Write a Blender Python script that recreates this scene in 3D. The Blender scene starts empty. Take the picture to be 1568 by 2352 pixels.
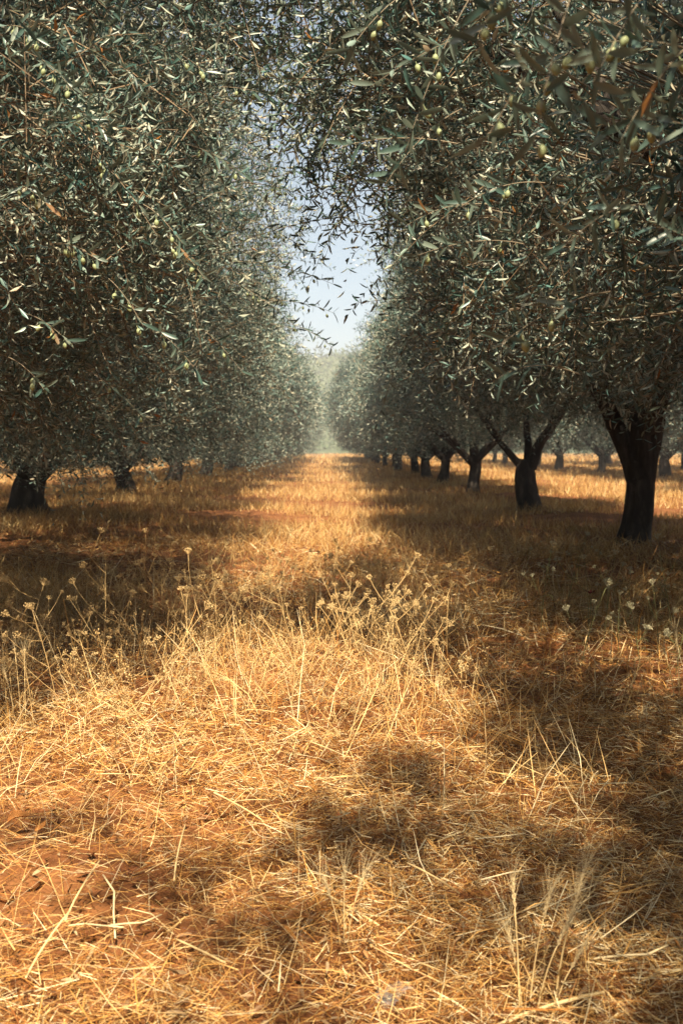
import bpy, math, random
import numpy as np
from mathutils import Vector, Matrix, noise as mnoise

random.seed(7)
scene = bpy.context.scene
COL = scene.collection
R = math.radians

# ------------------------------------------------------------------ camera
CAM_H = 1.2
cam_d = bpy.data.cameras.new('camera')
cam = bpy.data.objects.new('camera', cam_d)
COL.objects.link(cam)
cam.location = (0, 0, CAM_H)
cam.rotation_euler = (R(90 - 3.65), 0, R(-0.6))
cam_d.sensor_fit = 'VERTICAL'
cam_d.sensor_height = 36
cam_d.lens = 35
cam_d.clip_start = 0.05
cam_d.clip_end = 2000
cam_d.dof.use_dof = True
cam_d.dof.focus_distance = 3.9
cam_d.dof.aperture_fstop = 4.9
scene.camera = cam

# ------------------------------------------------------------------ sky and sun
SUN_EL, SUN_AZ = 52.0, 6.0           # the sun stands behind the camera, to its right
to_sun = Vector((math.sin(R(SUN_AZ)) * math.cos(R(SUN_EL)), -math.cos(R(SUN_AZ)) * math.cos(R(SUN_EL)), math.sin(R(SUN_EL))))
world = bpy.data.worlds.new('World')
scene.world = world
world.use_nodes = True
wn = world.node_tree.nodes
sky = wn.new('ShaderNodeTexSky')
sky.sky_type = 'NISHITA'
sky.sun_disc = False
sky.sun_elevation = R(SUN_EL)
sky.sun_rotation = math.atan2(to_sun.x, to_sun.y)
sky.air_density = 1.0
sky.dust_density = 2.0
sky.ozone_density = 1.0
hsv = wn.new('ShaderNodeHueSaturation')
hsv.inputs['Hue'].default_value = .485
hsv.inputs['Saturation'].default_value = .68
hsv.inputs['Value'].default_value = 1.0
world.node_tree.links.new(sky.outputs[0], hsv.inputs['Color'])
world.node_tree.links.new(hsv.outputs[0], wn['Background'].inputs['Color'])
wn["Background"].inputs["Strength"].default_value = 0.066
sun_d = bpy.data.lights.new('sun', 'SUN')
sun_d.energy = 5.0
sun_d.angle = R(0.55)
sun_d.color = (1.0, 0.84, 0.61)
sun = bpy.data.objects.new('sun', sun_d)
sun.rotation_euler = to_sun.to_track_quat('Z', 'Y').to_euler()
sun.location = (4, -8, 20)
COL.objects.link(sun)
scene.view_settings.view_transform = 'Standard'
scene.view_settings.look = 'None'
scene.view_settings.exposure = 1.35
scene.view_settings.gamma = 1.0
scene.view_settings.use_curve_mapping = False
scene.cycles.max_bounces = 6
scene.cycles.diffuse_bounces = 1
scene.cycles.transparent_max_bounces = 6

CAM_M = cam.rotation_euler.to_matrix()


def at(px, py, Y):
    """a point of the place, Y metres down the lane, met along one sight line of the photo (1568 x 2352)"""
    d = CAM_M @ Vector(((px - 784) / 2352 / .9722, -(py - 1176) / 2352 / .9722, -1))
    return Vector((0, 0, CAM_H)) + d * (Y / d.y)


# ------------------------------------------------------------------ materials
def ramp(nt, stops):
    r = nt.nodes.new('ShaderNodeValToRGB')
    els = r.color_ramp.elements
    while len(els) < len(stops):
        els.new(0.5)
    for e, (p, c) in zip(els, stops):
        e.position = p
        e.color = (*c, 1)
    return r


def new_mat(name):
    m = bpy.data.materials.new(name)
    m.use_nodes = True
    return m, m.node_tree, m.node_tree.nodes['Principled BSDF'], m.node_tree.nodes['Material Output']


def leaf_mat(name, up, under, tint_attr=True, trans=0.27):
    """two-sided olive leaf: grey green above, silvery below, a little light through it"""
    m, nt, b, out = new_mat(name)
    L = nt.links.new
    geo = nt.nodes.new('ShaderNodeNewGeometry')
    if tint_attr:
        at_ = nt.nodes.new('ShaderNodeAttribute')
        at_.attribute_name = 'tint'
        fac = at_.outputs['Fac']
    else:
        oi = nt.nodes.new('ShaderNodeObjectInfo')
        fac = oi.outputs['Random']
    ru = ramp(nt, up)
    rd = ramp(nt, under)
    L(fac, ru.inputs[0])
    L(fac, rd.inputs[0])
    mix = nt.nodes.new('ShaderNodeMixRGB')
    L(geo.outputs['Backfacing'], mix.inputs[0])
    L(ru.outputs[0], mix.inputs[1])
    L(rd.outputs[0], mix.inputs[2])
    L(mix.outputs[0], b.inputs['Base Color'])
    b.inputs['Roughness'].default_value = 0.36
    b.inputs['Specular IOR Level'].default_value = 0.6
    tr = nt.nodes.new('ShaderNodeBsdfTranslucent')
    L(ru.outputs[0], tr.inputs[0])
    ms = nt.nodes.new('ShaderNodeMixShader')
    ms.inputs[0].default_value = trans
    L(b.outputs[0], ms.inputs[1])
    L(tr.outputs[0], ms.inputs[2])
    L(ms.outputs[0], out.inputs['Surface'])
    return m


UP = [(0.0, (.016, .056, .052)), (0.5, (.062, .118, .098)), (0.95, (.21, .25, .185)), (0.985, (.26, .13, .04)), (1.0, (.30, .12, .025))]
UNDER = [(0.0, (.12, .25, .23)), (0.5, (.34, .42, .35)), (0.95, (.66, .64, .49)), (0.985, (.33, .18, .07)), (1.0, (.33, .15, .04))]
M_LEAF = leaf_mat('olive_leaf', UP, UNDER)
M_HERO = leaf_mat('olive_leaf_near', [(0.0, (.055, .115, .098)), (0.5, (.105, .165, .138)), (0.975, (.20, .25, .20)), (1.0, (.30, .13, .03))], [(0.0, (.13, .30, .29)), (0.5, (.25, .40, .37)), (0.975, (.46, .51, .43)), (1.0, (.33, .17, .06))], tint_attr=False)


def attr_mat(name, stops, rough=.7, trans=0.0, spec=.3, attr='tint'):
    m, nt, b, out = new_mat(name)
    a = nt.nodes.new('ShaderNodeAttribute')
    a.attribute_name = attr
    r = ramp(nt, stops)
    nt.links.new(a.outputs['Fac'], r.inputs[0])
    nt.links.new(r.outputs[0], b.inputs['Base Color'])
    b.inputs['Roughness'].default_value = rough
    b.inputs['Specular IOR Level'].default_value = spec
    if trans:
        tr = nt.nodes.new('ShaderNodeBsdfTranslucent')
        nt.links.new(r.outputs[0], tr.inputs[0])
        ms = nt.nodes.new('ShaderNodeMixShader')
        ms.inputs[0].default_value = trans
        nt.links.new(b.outputs[0], ms.inputs[1])
        nt.links.new(tr.outputs[0], ms.inputs[2])
        nt.links.new(ms.outputs[0], out.inputs['Surface'])
    return m


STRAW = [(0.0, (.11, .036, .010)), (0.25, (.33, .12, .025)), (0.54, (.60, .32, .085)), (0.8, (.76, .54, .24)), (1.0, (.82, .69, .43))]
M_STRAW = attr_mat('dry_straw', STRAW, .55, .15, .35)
M_GRASS = attr_mat('dry_grass', [(0.0, (.15, .060, .018)), (0.35, (.42, .22, .065)), (0.75, (.64, .44, .18)), (1.0, (.76, .60, .32))], .6, .22)
M_UMBEL = attr_mat('dried_stem', [(0, (.30, .15, .05)), (.5, (.58, .38, .15)), (1, (.74, .57, .30))], .6, .1)
M_TWIG = attr_mat('twig_bark', [(0, (.07, .05, .035)), (1, (.24, .17, .10))], .7)


M_TWIG2 = attr_mat('young_twig_bark', [(0, (.10, .085, .06)), (1, (.28, .23, .16))], .7)


def noise_mat(name, stops, scale, rough=.85, bump=.4, detail=8, stretch=(1, 1, 1), bdist=.02):
    m, nt, b, out = new_mat(name)
    L = nt.links.new
    tc = nt.nodes.new('ShaderNodeTexCoord')
    mp = nt.nodes.new('ShaderNodeMapping')
    mp.inputs['Scale'].default_value = stretch
    L(tc.outputs['Object'], mp.inputs[0])
    n = nt.nodes.new('ShaderNodeTexNoise')
    n.inputs['Scale'].default_value = scale
    n.inputs['Detail'].default_value = detail
    n.inputs['Roughness'].default_value = .65
    L(mp.outputs[0], n.inputs['Vector'])
    r = ramp(nt, stops)
    L(n.outputs['Fac'], r.inputs[0])
    L(r.outputs[0], b.inputs['Base Color'])
    b.inputs['Roughness'].default_value = rough
    b.inputs['Specular IOR Level'].default_value = .25
    bp = nt.nodes.new('ShaderNodeBump')
    bp.inputs['Strength'].default_value = bump
    bp.inputs['Distance'].default_value = bdist
    L(n.outputs['Fac'], bp.inputs['Height'])
    L(bp.outputs[0], b.inputs['Normal'])
    return m


M_BARK = noise_mat('olive_bark', [(.3, (.013, .011, .010)), (.55, (.040, .033, .028)), (.72, (.10, .085, .07))], 9, .9, 1.0, 9, (1, 1, .3), .05)
M_SOIL = noise_mat('red_soil', [(.3, (.11, .038, .014)), (.5, (.21, .082, .028)), (.7, (.33, .15, .055))], 2.6, .95, .6, 12, (1, 1, 1), .04)
M_OLIVE = noise_mat('green_olive', [(.3, (.22, .27, .13)), (.7, (.33, .37, .21))], 60, .45, .05, 3)
M_HILL = noise_mat('hill_scrub', [(.3, (.06, .085, .04)), (.7, (.12, .14, .07))], .05, .95, .3, 8)
M_DEADLEAF = noise_mat('dead_leaf', [(.3, (.36, .13, .03)), (.7, (.52, .24, .07))], 30, .7, .3, 4)
M_PALELEAF = noise_mat('pale_dead_leaf', [(.3, (.36, .24, .12)), (.7, (.55, .42, .25))], 30, .7, .3, 4)
M_CREAM = noise_mat('pale_plaster', [(.3, (.55, .50, .46)), (.7, (.7, .66, .62))], 4, .9, .2, 4)
M_FLOWER = noise_mat('cream_flower', [(.3, (.42, .40, .24)), (.7, (.62, .58, .40))], 40, .8, .3, 4)
M_GREENSTEM = noise_mat('green_stem', [(.3, (.14, .16, .06)), (.7, (.26, .26, .11))], 30, .7, .2, 4)
M_RED = noise_mat('wilted_red', [(.3, (.14, .012, .012)), (.7, (.26, .03, .02))], 40, .7, .2, 4)

mp_, nt_, b_, o_ = new_mat('clear_plastic')
b_.inputs['Base Color'].default_value = (.8, .8, .78, 1)
b_.inputs['Roughness'].default_value = .12
b_.inputs['Alpha'].default_value = .10
M_PLASTIC = mp_


# ------------------------------------------------------------------ mesh helpers
def fast_mesh(name, verts, polys, mats, mat_idx=None, tint=None, smooth=False):
    """polys: list of (n, k) int arrays"""
    me = bpy.data.meshes.new(name)
    verts = np.asarray(verts, dtype=np.float32)
    me.vertices.add(len(verts))
    me.vertices.foreach_set('co', verts.ravel())
    polys = [np.asarray(p, dtype=np.int32) for p in polys if len(p)]
    loops = np.concatenate([p.ravel() for p in polys])
    starts, s = [], 0
    for p in polys:
        starts.append(s + np.arange(len(p), dtype=np.int32) * p.shape[1])
        s += p.size
    starts = np.concatenate(starts).astype(np.int32)
    me.loops.add(len(loops))
    me.loops.foreach_set('vertex_index', loops)
    me.polygons.add(len(starts))
    me.polygons.foreach_set('loop_start', starts)
    if mat_idx is not None:
        me.polygons.foreach_set('material_index', np.asarray(mat_idx, dtype=np.int32))
    if smooth:
        me.polygons.foreach_set('use_smooth', np.ones(len(starts), dtype=bool))
    for m in mats:
        me.materials.append(m)
    me.update(calc_edges=True)
    if tint is not None:
        a = me.attributes.new('tint', 'FLOAT', 'FACE')
        a.data.foreach_set('value', np.asarray(tint, dtype=np.float32))
    return me


def link(name, me, parent=None, loc=None):
    o = bpy.data.objects.new(name, me)
    COL.objects.link(o)
    if parent:
        o.parent = parent
    if loc is not None:
        o.location = loc
    return o


def tag(o, label=None, cat=None, group=None, kind=None):
    for k, v in (('label', label), ('category', cat), ('group', group), ('kind', kind)):
        if v:
            o[k] = v
    return o


def empty(name, loc, rz=0):
    o = bpy.data.objects.new(name, None)
    o.empty_display_size = .2
    COL.objects.link(o)
    o.location = loc
    o.rotation_euler.z = rz
    return o


def copy_tree(o, parent=None):
    c = o.copy()
    COL.objects.link(c)
    c.parent = parent
    for ch in list(o.children):
        copy_tree(ch, c)
    return c


def norm(a):
    return a / np.maximum(np.linalg.norm(a, axis=-1, keepdims=True), 1e-9)


class MB:
    """collects tubes and small shapes for one mesh"""
    def __init__(self):
        self.v, self.q, self.t, self.tq, self.tt = [], [], [], [], []
        self.n = 0

    def add(self, verts, quads=(), tris=(), tint=.5):
        for f in quads:
            self.q.append([i + self.n for i in f])
            self.tq.append(tint)
        for f in tris:
            self.t.append([i + self.n for i in f])
            self.tt.append(tint)
        self.v.extend(verts)
        self.n += len(verts)

    def tube(self, pts, radii, sides=5, tint=.5, ridge=0.0, seed=0.0, cap=True):
        pts = [Vector(p) for p in pts]
        n = len(pts)
        verts, quads, tris = [], [], []
        ref = Vector((0.3, 1, 0.1))
        t0 = (pts[1] - pts[0]).normalized()
        u = (ref - t0 * ref.dot(t0)).normalized()
        for i, p in enumerate(pts):
            t = (pts[min(i + 1, n - 1)] - pts[max(i - 1, 0)]).normalized()
            u = (u - t * u.dot(t)).normalized()
            w = t.cross(u)
            for k in range(sides):
                a = 2 * math.pi * k / sides
                r = radii[i]
                if ridge:
                    q = Vector((math.cos(a) * 1.3, math.sin(a) * 1.3, p.z * .7 + seed))
                    r *= 1 + ridge * (mnoise.noise(q * 1.6) + .5 * mnoise.noise(q * 4.1) + .35 * math.sin(a * 5 + p.z * 2.2 + seed))
                verts.append(tuple(p + u * (math.cos(a) * r) + w * (math.sin(a) * r)))
        for i in range(n - 1):
            for k in range(sides):
                a, b = i * sides + k, i * sides + (k + 1) % sides
                quads.append((a, b, b + sides, a + sides))
        if cap:
            verts.append(tuple(pts[-1]))
            e = len(verts) - 1
            for k in range(sides):
                tris.append(((n - 1) * sides + k, (n - 1) * sides + (k + 1) % sides, e))
        self.add(verts, quads, tris, tint)

    def blob(self, c, r, tint=.5):
        c = Vector(c)
        vs = [c + Vector(d) * r for d in ((1, 0, 0), (-1, 0, 0), (0, 1, 0), (0, -1, 0), (0, 0, 1.3), (0, 0, -1.3))]
        self.add([tuple(v) for v in vs], (), [(0, 2, 4), (2, 1, 4), (1, 3, 4), (3, 0, 4), (2, 0, 5), (1, 2, 5), (3, 1, 5), (0, 3, 5)], tint)

    def mesh(self, name, mat, smooth=True):
        polys = []
        tint = []
        if self.q:
            polys.append(np.array(self.q)); tint += self.tq
        if self.t:
            polys.append(np.array(self.t)); tint += self.tt
        return fast_mesh(name, self.v, polys, [mat], None, tint, smooth)

    def build(self, name, mat, parent=None, smooth=True):
        return link(name, self.mesh(name, mat, smooth), parent)


def bez(p0, p1, p2, n):
    p0, p1, p2 = Vector(p0), Vector(p1), Vector(p2)
    return [p0 * (1 - t) ** 2 + p1 * (2 * t * (1 - t)) + p2 * t * t for t in (i / (n - 1) for i in range(n))]


# ------------------------------------------------------------------ ground
def gz(x, y):
    x = np.asarray(x, dtype=float)
    y = np.asarray(y, dtype=float)
    f = np.exp(-((x ** 2 + (y - 20) ** 2) / 120 ** 2))
    return f * (.035 * np.sin(x * 1.1 + .4 * np.sin(y * .7)) * np.cos(y * .83 + .6) + .022 * np.sin(x * 2.7 + 1.3) * np.sin(y * 2.3 + x)
                + .020 * np.sin(x * 6.1 + y * 3.3) * np.sin(y * 5.7 - x * 2.0)
                + .014 * np.sin(x * 13.3 + 2 * np.sin(y * 3)) * np.sin(y * 11.1 + 2 * np.sin(x * 4)))


def grid_axis(lo, hi, near, fine, grow):
    a = [0.0]
    s = fine
    while a[-1] < hi:
        if a[-1] > near:
            s *= grow
        a.append(a[-1] + s)
    b = [0.0]
    s = fine
    while b[-1] > lo:
        if b[-1] < -near:
            s *= grow
        b.append(b[-1] - s)
    return np.array(sorted(set(b + a)))


gx = grid_axis(-700, 700, 4.5, .13, 1.15)
gy = grid_axis(-60, 900, 8, .13, 1.12)
GX, GY = np.meshgrid(gx, gy)
GZ = gz(GX, GY)
rngg = np.random.default_rng(3)
GZ += (rngg.random(GZ.shape) - .5) * .018 * (np.hypot(GX, GY) < 14)
nxg, nyg = len(gx), len(gy)
idx = np.arange(nxg * nyg).reshape(nyg, nxg)
gq = np.stack([idx[:-1, :-1], idx[:-1, 1:], idx[1:, 1:], idx[1:, :-1]], -1).reshape(-1, 4)
ground = link('ground', fast_mesh('ground', np.stack([GX, GY, GZ], -1).reshape(-1, 3), [gq], [M_SOIL], smooth=True))
tag(ground, 'red orange dry soil of the olive grove', kind='structure')

# far hill at the end of the lane
hx = np.linspace(-420, 420, 90)
hy = np.linspace(190, 420, 40)
HX, HY = np.meshgrid(hx, hy)
HZ = 31 * np.exp(-((HY - 300) / 62) ** 2) * (.80 + .16 * np.sin(HX * .017 + 1.9) + .07 * np.sin(HX * .06)) - 1.0
hidx = np.arange(HX.size).reshape(HX.shape)
hq = np.stack([hidx[:-1, :-1], hidx[:-1, 1:], hidx[1:, 1:], hidx[1:, :-1]], -1).reshape(-1, 4)
hill = link('hill', fast_mesh('hill', np.stack([HX, HY, HZ], -1).reshape(-1, 3), [hq], [M_HILL], smooth=True))
tag(hill, 'hazy green hill beyond the far end of the lane', kind='structure')


# ------------------------------------------------------------------ leaves, shoots, crowns
def leaf_arrays(P, D, N, Ln, Wd, six=True, curl=.12, fold=.2):
    """P base, D direction, N upper-side normal; returns verts and polygons of many leaves"""
    n = len(P)
    S = np.cross(N, D)
    l_, w_ = Ln[:, None], Wd[:, None]
    if six:
        a = P + D * l_ * .30 + N * (w_ * fold)
        b = P + D * l_ * .68 + N * (w_ * fold) - N * l_ * curl * .35
        tip = P + D * l_ - N * l_ * curl
        V = np.stack([P, a + S * w_ * .46, b + S * w_ * .42, tip, b - S * w_ * .42, a - S * w_ * .46], 1)
        o = np.arange(n)[:, None] * 6
        polys = np.concatenate([o + np.array([0, 3, 2, 1]), o + np.array([0, 5, 4, 3])])
    else:
        m = P + D * l_ * .48 + N * (w_ * fold)
        tip = P + D * l_ - N * l_ * curl
        V = np.stack([P, m + S * w_ * .5, tip, m - S * w_ * .5], 1)
        o = np.arange(n)[:, None] * 4
        polys = np.concatenate([o + np.array([0, 2, 1]), o + np.array([0, 3, 2])])
    return V.reshape(-1, 3), polys


def shoots_to_mesh(name, rng, B, D, L, K, scale, six, twigs=True):
    """B, D, L of the shoots -> one mesh of leaf pairs along drooping shoots"""
    S = len(B)
    droop = rng.uniform(.05, .5, S)
    g = np.array([0, 0, -1.0])
    t = (np.arange(K) + .6) / K
    T = t[None, :, None]
    pos = B[:, None] + D[:, None] * L[:, None, None] * T + g * (droop * L)[:, None, None] * T ** 2
    tan = norm(D[:, None] + g * (2 * droop)[:, None, None] * T)
    ref = norm(np.cross(tan, rng.normal(size=(S, 1, 3)) + np.array([0, 0, .6])))
    oth = np.cross(tan, ref)
    ph = (np.arange(K) % 2) * (math.pi / 2) + rng.uniform(0, 6.28, (S, 1))
    perp = ref * np.cos(ph)[..., None] + oth * np.sin(ph)[..., None]
    perp = np.stack([perp, -perp], 2).reshape(-1, 3)
    tan2 = np.repeat(tan[:, :, None], 2, 2).reshape(-1, 3)
    P = np.repeat(pos[:, :, None], 2, 2).reshape(-1, 3)
    n = len(P)
    ang = rng.uniform(.55, 1.15, n)[:, None]
    Dl = norm(tan2 * np.cos(ang) + perp * np.sin(ang) + rng.normal(scale=.16, size=(n, 3)) + np.array([0, 0, .06]))
    Nl = tan2 * np.sin(ang) - perp * np.cos(ang) + rng.normal(scale=.22, size=(n, 3)) + np.array([0, 0, .45])
    Nl = norm(Nl - Dl * np.sum(Nl * Dl, 1, keepdims=True))
    Ln = rng.uniform(.045, .070, n) * scale
    Wd = Ln * rng.uniform(.19, .27, n)
    keep = rng.random(n) > .10
    V, polys = leaf_arrays(P[keep], Dl[keep], Nl[keep], Ln[keep], Wd[keep], six)
    tl = rng.random(keep.sum()) ** 1.0 * .97
    tl[rng.random(len(tl)) < .006] = 1.0
    tint = np.concatenate([tl, tl])
    allp, mi = [polys], np.zeros(len(polys), int)
    if twigs:
        w = .0016 * scale
        s0 = B - D * L[:, None] * .5
        p1 = B + D * (L * .5)[:, None] + g * (droop * L * .25)[:, None]
        p2 = B + D * L[:, None] + g * (droop * L)[:, None]
        side = norm(np.cross(D, rng.normal(size=(S, 3))))
        W = np.stack([s0 - side * w * 1.6, s0 + side * w * 1.6, p1 - side * w, p1 + side * w, p2 - side * w * .5, p2 + side * w * .5], 1).reshape(-1, 3)
        o = np.arange(S)[:, None] * 6 + len(V)
        tp = np.concatenate([o + np.array([0, 1, 3, 2]), o + np.array([2, 3, 5, 4])])
        V = np.concatenate([V, W])
        tint = np.concatenate([tint, rng.random(len(tp))])
        if six:
            allp = [np.concatenate([polys, tp])]
        else:
            allp = [polys, tp]
        mi = np.concatenate([mi, np.ones(len(tp), int)])
    return fast_mesh(name, V, allp, [M_LEAF, M_TWIG], mi, tint)


def wob(P, f, s):
    x, y, z = P[:, 0] * f, P[:, 1] * f, P[:, 2] * f
    return (np.sin(x + 1.7 * np.sin(y * .8 + s)) + np.sin(y * 1.1 + 1.5 * np.sin(z * .9 + 2 * s)) + np.sin(z * 1.2 + 1.6 * np.sin(x * .9 - s))) / 3


def crown_shoots(rng, c, rad, ns, keep=None, zmin=None, gap=-.30, inner=.5, power=2.6):
    """shoots spread through a lobed crown: uneven surface, gaps between clumps, thinner towards the middle"""
    c, rad = np.array(c, float), np.array(rad, float)
    sd = rng.uniform(0, 30)
    Bs, Ds, got = [], [], 0
    for _ in range(400):
        u = rng.uniform(-1.15, 1.15, (60000, 3))
        su = (np.abs(u) ** power).sum(1) ** (1 / power)
        P = c + u * rad
        edge = .90 + .16 * wob(P, 1.9, sd) + .07 * wob(P, 5.0, sd + 2)
        rel = su / edge
        p = np.clip((rel - inner) / (.95 - inner), .0, 1) ** 1.2
        ok = (rel < 1) & (rng.random(len(u)) < p + .04) & (wob(P, 3.4, sd + 5) + .35 * wob(P, 8, sd) > gap)
        if zmin is not None:
            ok &= P[:, 2] > zmin + .22 * wob(P, 3, sd + 9) + .2 * rng.random(len(u))
        P, u = P[ok], u[ok]
        if keep is not None:
            k = keep(P, rng)
            P, u = P[k], u[k]
        out = norm(u)
        D = norm(out * .55 + rng.normal(scale=.55, size=out.shape) + np.array([0, 0, .10]))
        Bs.append(P)
        Ds.append(D)
        got += len(P)
        if got >= ns:
            break
    return np.concatenate(Bs)[:ns], np.concatenate(Ds)[:ns]


# trunk + limbs -----------------------------------------------------------
def trunk_parts(root, rng, height, r0, lean, limbs, sides=18, roots=True):
    """trunk: one flared, ridged, fluted stem; limbs: list of bezier triples + radius"""
    mb = MB()
    n = 19
    sd = rng.uniform(0, 50)
    pts, rad = [], []
    for i in range(n):
        t = i / (n - 1)
        pts.append(Vector((lean[0] * t ** 1.5 + .05 * math.sin(t * 5 + sd), lean[1] * t + .04 * math.cos(t * 4 + sd), -.08 + (height + .08) * t)))
        fl = 1 + .50 * math.exp(-t * height / .17) - .30 * max(0, t - .75) / .25
        rad.append(r0 * fl * (1 - .16 * t * (1 - max(0, t - .7))))
    mb.tube(pts, rad, sides, .5, .25, sd)
    mb.build('trunk', M_BARK, root)
    top = pts[-1]
    for (a, b, c, r) in limbs:
        m2 = MB()
        path = bez(a, b, c, 10)
        s2 = rng.uniform(0, 50)
        path = [p + Vector((mnoise.noise(p * 1.7 + Vector((s2, 0, 0))), mnoise.noise(p * 1.7 + Vector((0, s2, 0))), 0)) * .10 * min(1, i / 3) for i, p in enumerate(path)]
        m2.tube(path, [r * (1 - .8 * i / 9) for i in range(10)], 10, .5, .12, s2)
        # branches of this limb
        for k in range(4):
            j = 4 + k
            p = path[min(j, 9)]
            d = Vector((rng.normal(), rng.normal(), rng.uniform(.1, 1.0))).normalized()
            o = (path[9] - path[0]).normalized()
            e = p + (d * .6 + o * .7) * rng.uniform(.7, 1.5)
            m2.tube(bez(p, (p + e) / 2 + Vector((0, 0, .2)), e, 5), [r * .35 * (1 - .7 * q / 4) for q in range(5)], 5, .5)
        m2.build('limb', M_BARK, root)


def auto_limbs(rng, h, rx, rz_top, r0, n=4, lean=(0, 0)):
    out = []
    a0 = rng.uniform(0, 6.28)
    for k in range(n):
        a = a0 + k * 6.283 / n + rng.uniform(-.4, .4)
        d = Vector((math.cos(a), math.sin(a), 0))
        base = Vector((lean[0] * .6, lean[1] * .6, h * .62)) + d * r0 * .15
        mid = base + d * rx * .28 + Vector((0, 0, rz_top * .28))
        end = base + d * rx * rng.uniform(.5, .75) + Vector((0, 0, rz_top * rng.uniform(.45, .7)))
        out.append((base, mid, end, r0 * rng.uniform(.5, .65)))
    return out


def foliage(root, me):
    o = link('foliage', me, root)
    tag(o, kind='stuff')
    return o


def twig_mesh(rng, B, n, trunk_top, r=.0045):
    """bare crooked twigs that run from inside the crown to its shoots"""
    mb = MB()
    for i in rng.choice(len(B), n, replace=False):
        e = Vector(B[i])
        s = e.lerp(Vector(trunk_top), rng.uniform(.15, .4))
        m = (s + e) / 2 + Vector(rng.normal(scale=.12, size=3))
        mb.tube(bez(s, m, e, 5), [r * 1.5, r * 1.2, r, r * .75, r * .4], 4, rng.random(), cap=False)
    return mb.mesh('twigs', M_TWIG2)


rng = np.random.default_rng(11)
XL, XR = -5.6, 3.75
GL = 'olive trees in the row left of the lane'
GR = 'olive trees in the row right of the lane'
roots = {}


def near_tree(key, x, y, label, group, c, rad, ns, K, scale, keep, trunk, seed, ntwig=220, six=True, gap=-.30, Lr=(.22, .45), inner=.5):
    r = np.random.default_rng(seed)
    root = empty('olive_tree', (x, y, float(gz(x, y))))
    tag(root, label, 'tree', group)

    def kp(P, rr):
        X, Y, Z = P[:, 0] + x, P[:, 1] + y, P[:, 2]
        seen = (np.abs(X) < .36 * Y + .5) & (Z < 1.9 + .47 * np.maximum(Y, 0)) & (Y > 0)
        return keep(X, Y, Z, rr) & (seen | (rr.random(len(X)) < .05))
    B, D = crown_shoots(r, c, rad, ns, kp, None, gap, inner)
    L = r.uniform(*Lr, len(B)) * (scale ** .5)
    foliage(root, shoots_to_mesh('foliage', r, B, D, L, K, scale, six))

    def ku(P, rr):
        X, Y, Z = P[:, 0] + x, P[:, 1] + y, P[:, 2]
        return keep(X, Y, Z, rr) & ~((np.abs(X) < .36 * Y + .5) & (Z < 1.9 + .47 * np.maximum(Y, 0)) & (Y > 0))
    B2, D2 = crown_shoots(r, c, rad, 2300, ku, None, -.35, .6)
    o = foliage(root, shoots_to_mesh('foliage', r, B2, D2, r.uniform(.35, .6, len(B2)), 7, 2.4, False, False))
    o.name = 'upper_foliage'
    h, r0, lean, limbs = trunk
    trunk_parts(root, r, h, r0, lean, limbs if limbs else auto_limbs(r, h, rad[0], c[2] + rad[2] - h, r0, 5, lean))
    far_ = B[np.linalg.norm(B + np.array([x, y, -1.2]), axis=1) > 3.6]
    tw = link('twigs', twig_mesh(r, far_, min(ntwig, len(far_)), (lean[0], lean[1], h + .6)), root)
    tag(tw, kind='stuff')
    roots[key] = root
    return root


def keep_l0(X, Y, Z, r):
    d = np.sqrt(X ** 2 + Y ** 2 + (Z - 1.2) ** 2)
    low = 1.38 + .2 * np.sin(X * 3 + Y * 2)
    w = np.sin(Y * 2.3 + Z * 2.7) * .5 + np.sin(Z * 5.1 - Y * 1.3) * .3
    lim = -.62 + .28 * w + .34 * r.random(len(X)) ** 3 + .50 * np.clip(Z - 2.6, 0, 1) * np.clip(4.2 - Z, 0, 1) - .40 * np.maximum(0, 4.6 - Y) - .10 * np.maximum(0, 1.9 - Z)
    return (X < lim) & (d > 2.9 + .4 * w) & (Z > low)


def keep_l1(X, Y, Z, r):
    low = 1.15 + .2 * np.sin(X * 2.1 + Y * 1.4)
    w = np.sin(Y * 1.9 + Z * 2.3 + 1) * .5 + np.sin(Z * 4.3 + Y * .9) * .3
    return (X < -.62 + .35 * w + .35 * r.random(len(X)) ** 3) & (Z > low)


def keep_r0(X, Y, Z, r):
    d = np.sqrt(X ** 2 + Y ** 2 + (Z - 1.2) ** 2)
    low = 1.75 + .2 * np.sin(X * 3 + Y * 2)
    w = np.sin(Y * 1.9 + Z * 2.3 + 1) * .5 + np.sin(Z * 4.3 + Y * .9) * .3
    lim = .62 + .3 * w - .35 * r.random(len(X)) ** 3 - 1.9 * np.clip(Z - 2.35, 0, .8) * np.clip(Y - 3.6, 0, 1) * np.clip(3.9 - Z, 0, 1) + .35 * np.clip(3.6 - Y, 0, 1)
    return (X > np.maximum(lim, -.50 + .25 * w)) & (d > 1.9) & (Z > low)


def keep_r1(X, Y, Z, r):
    low = 1.92 + .25 * np.sin(X * 2.4 + Y * 1.7)
    w = np.sin(Y * 1.7 + Z * 2.1 + 2) * .5 + np.sin(Z * 4.0 + Y * .7) * .3
    return (X > .85 + .35 * w - .4 * r.random(len(X)) ** 3) & (Z > low)


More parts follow.
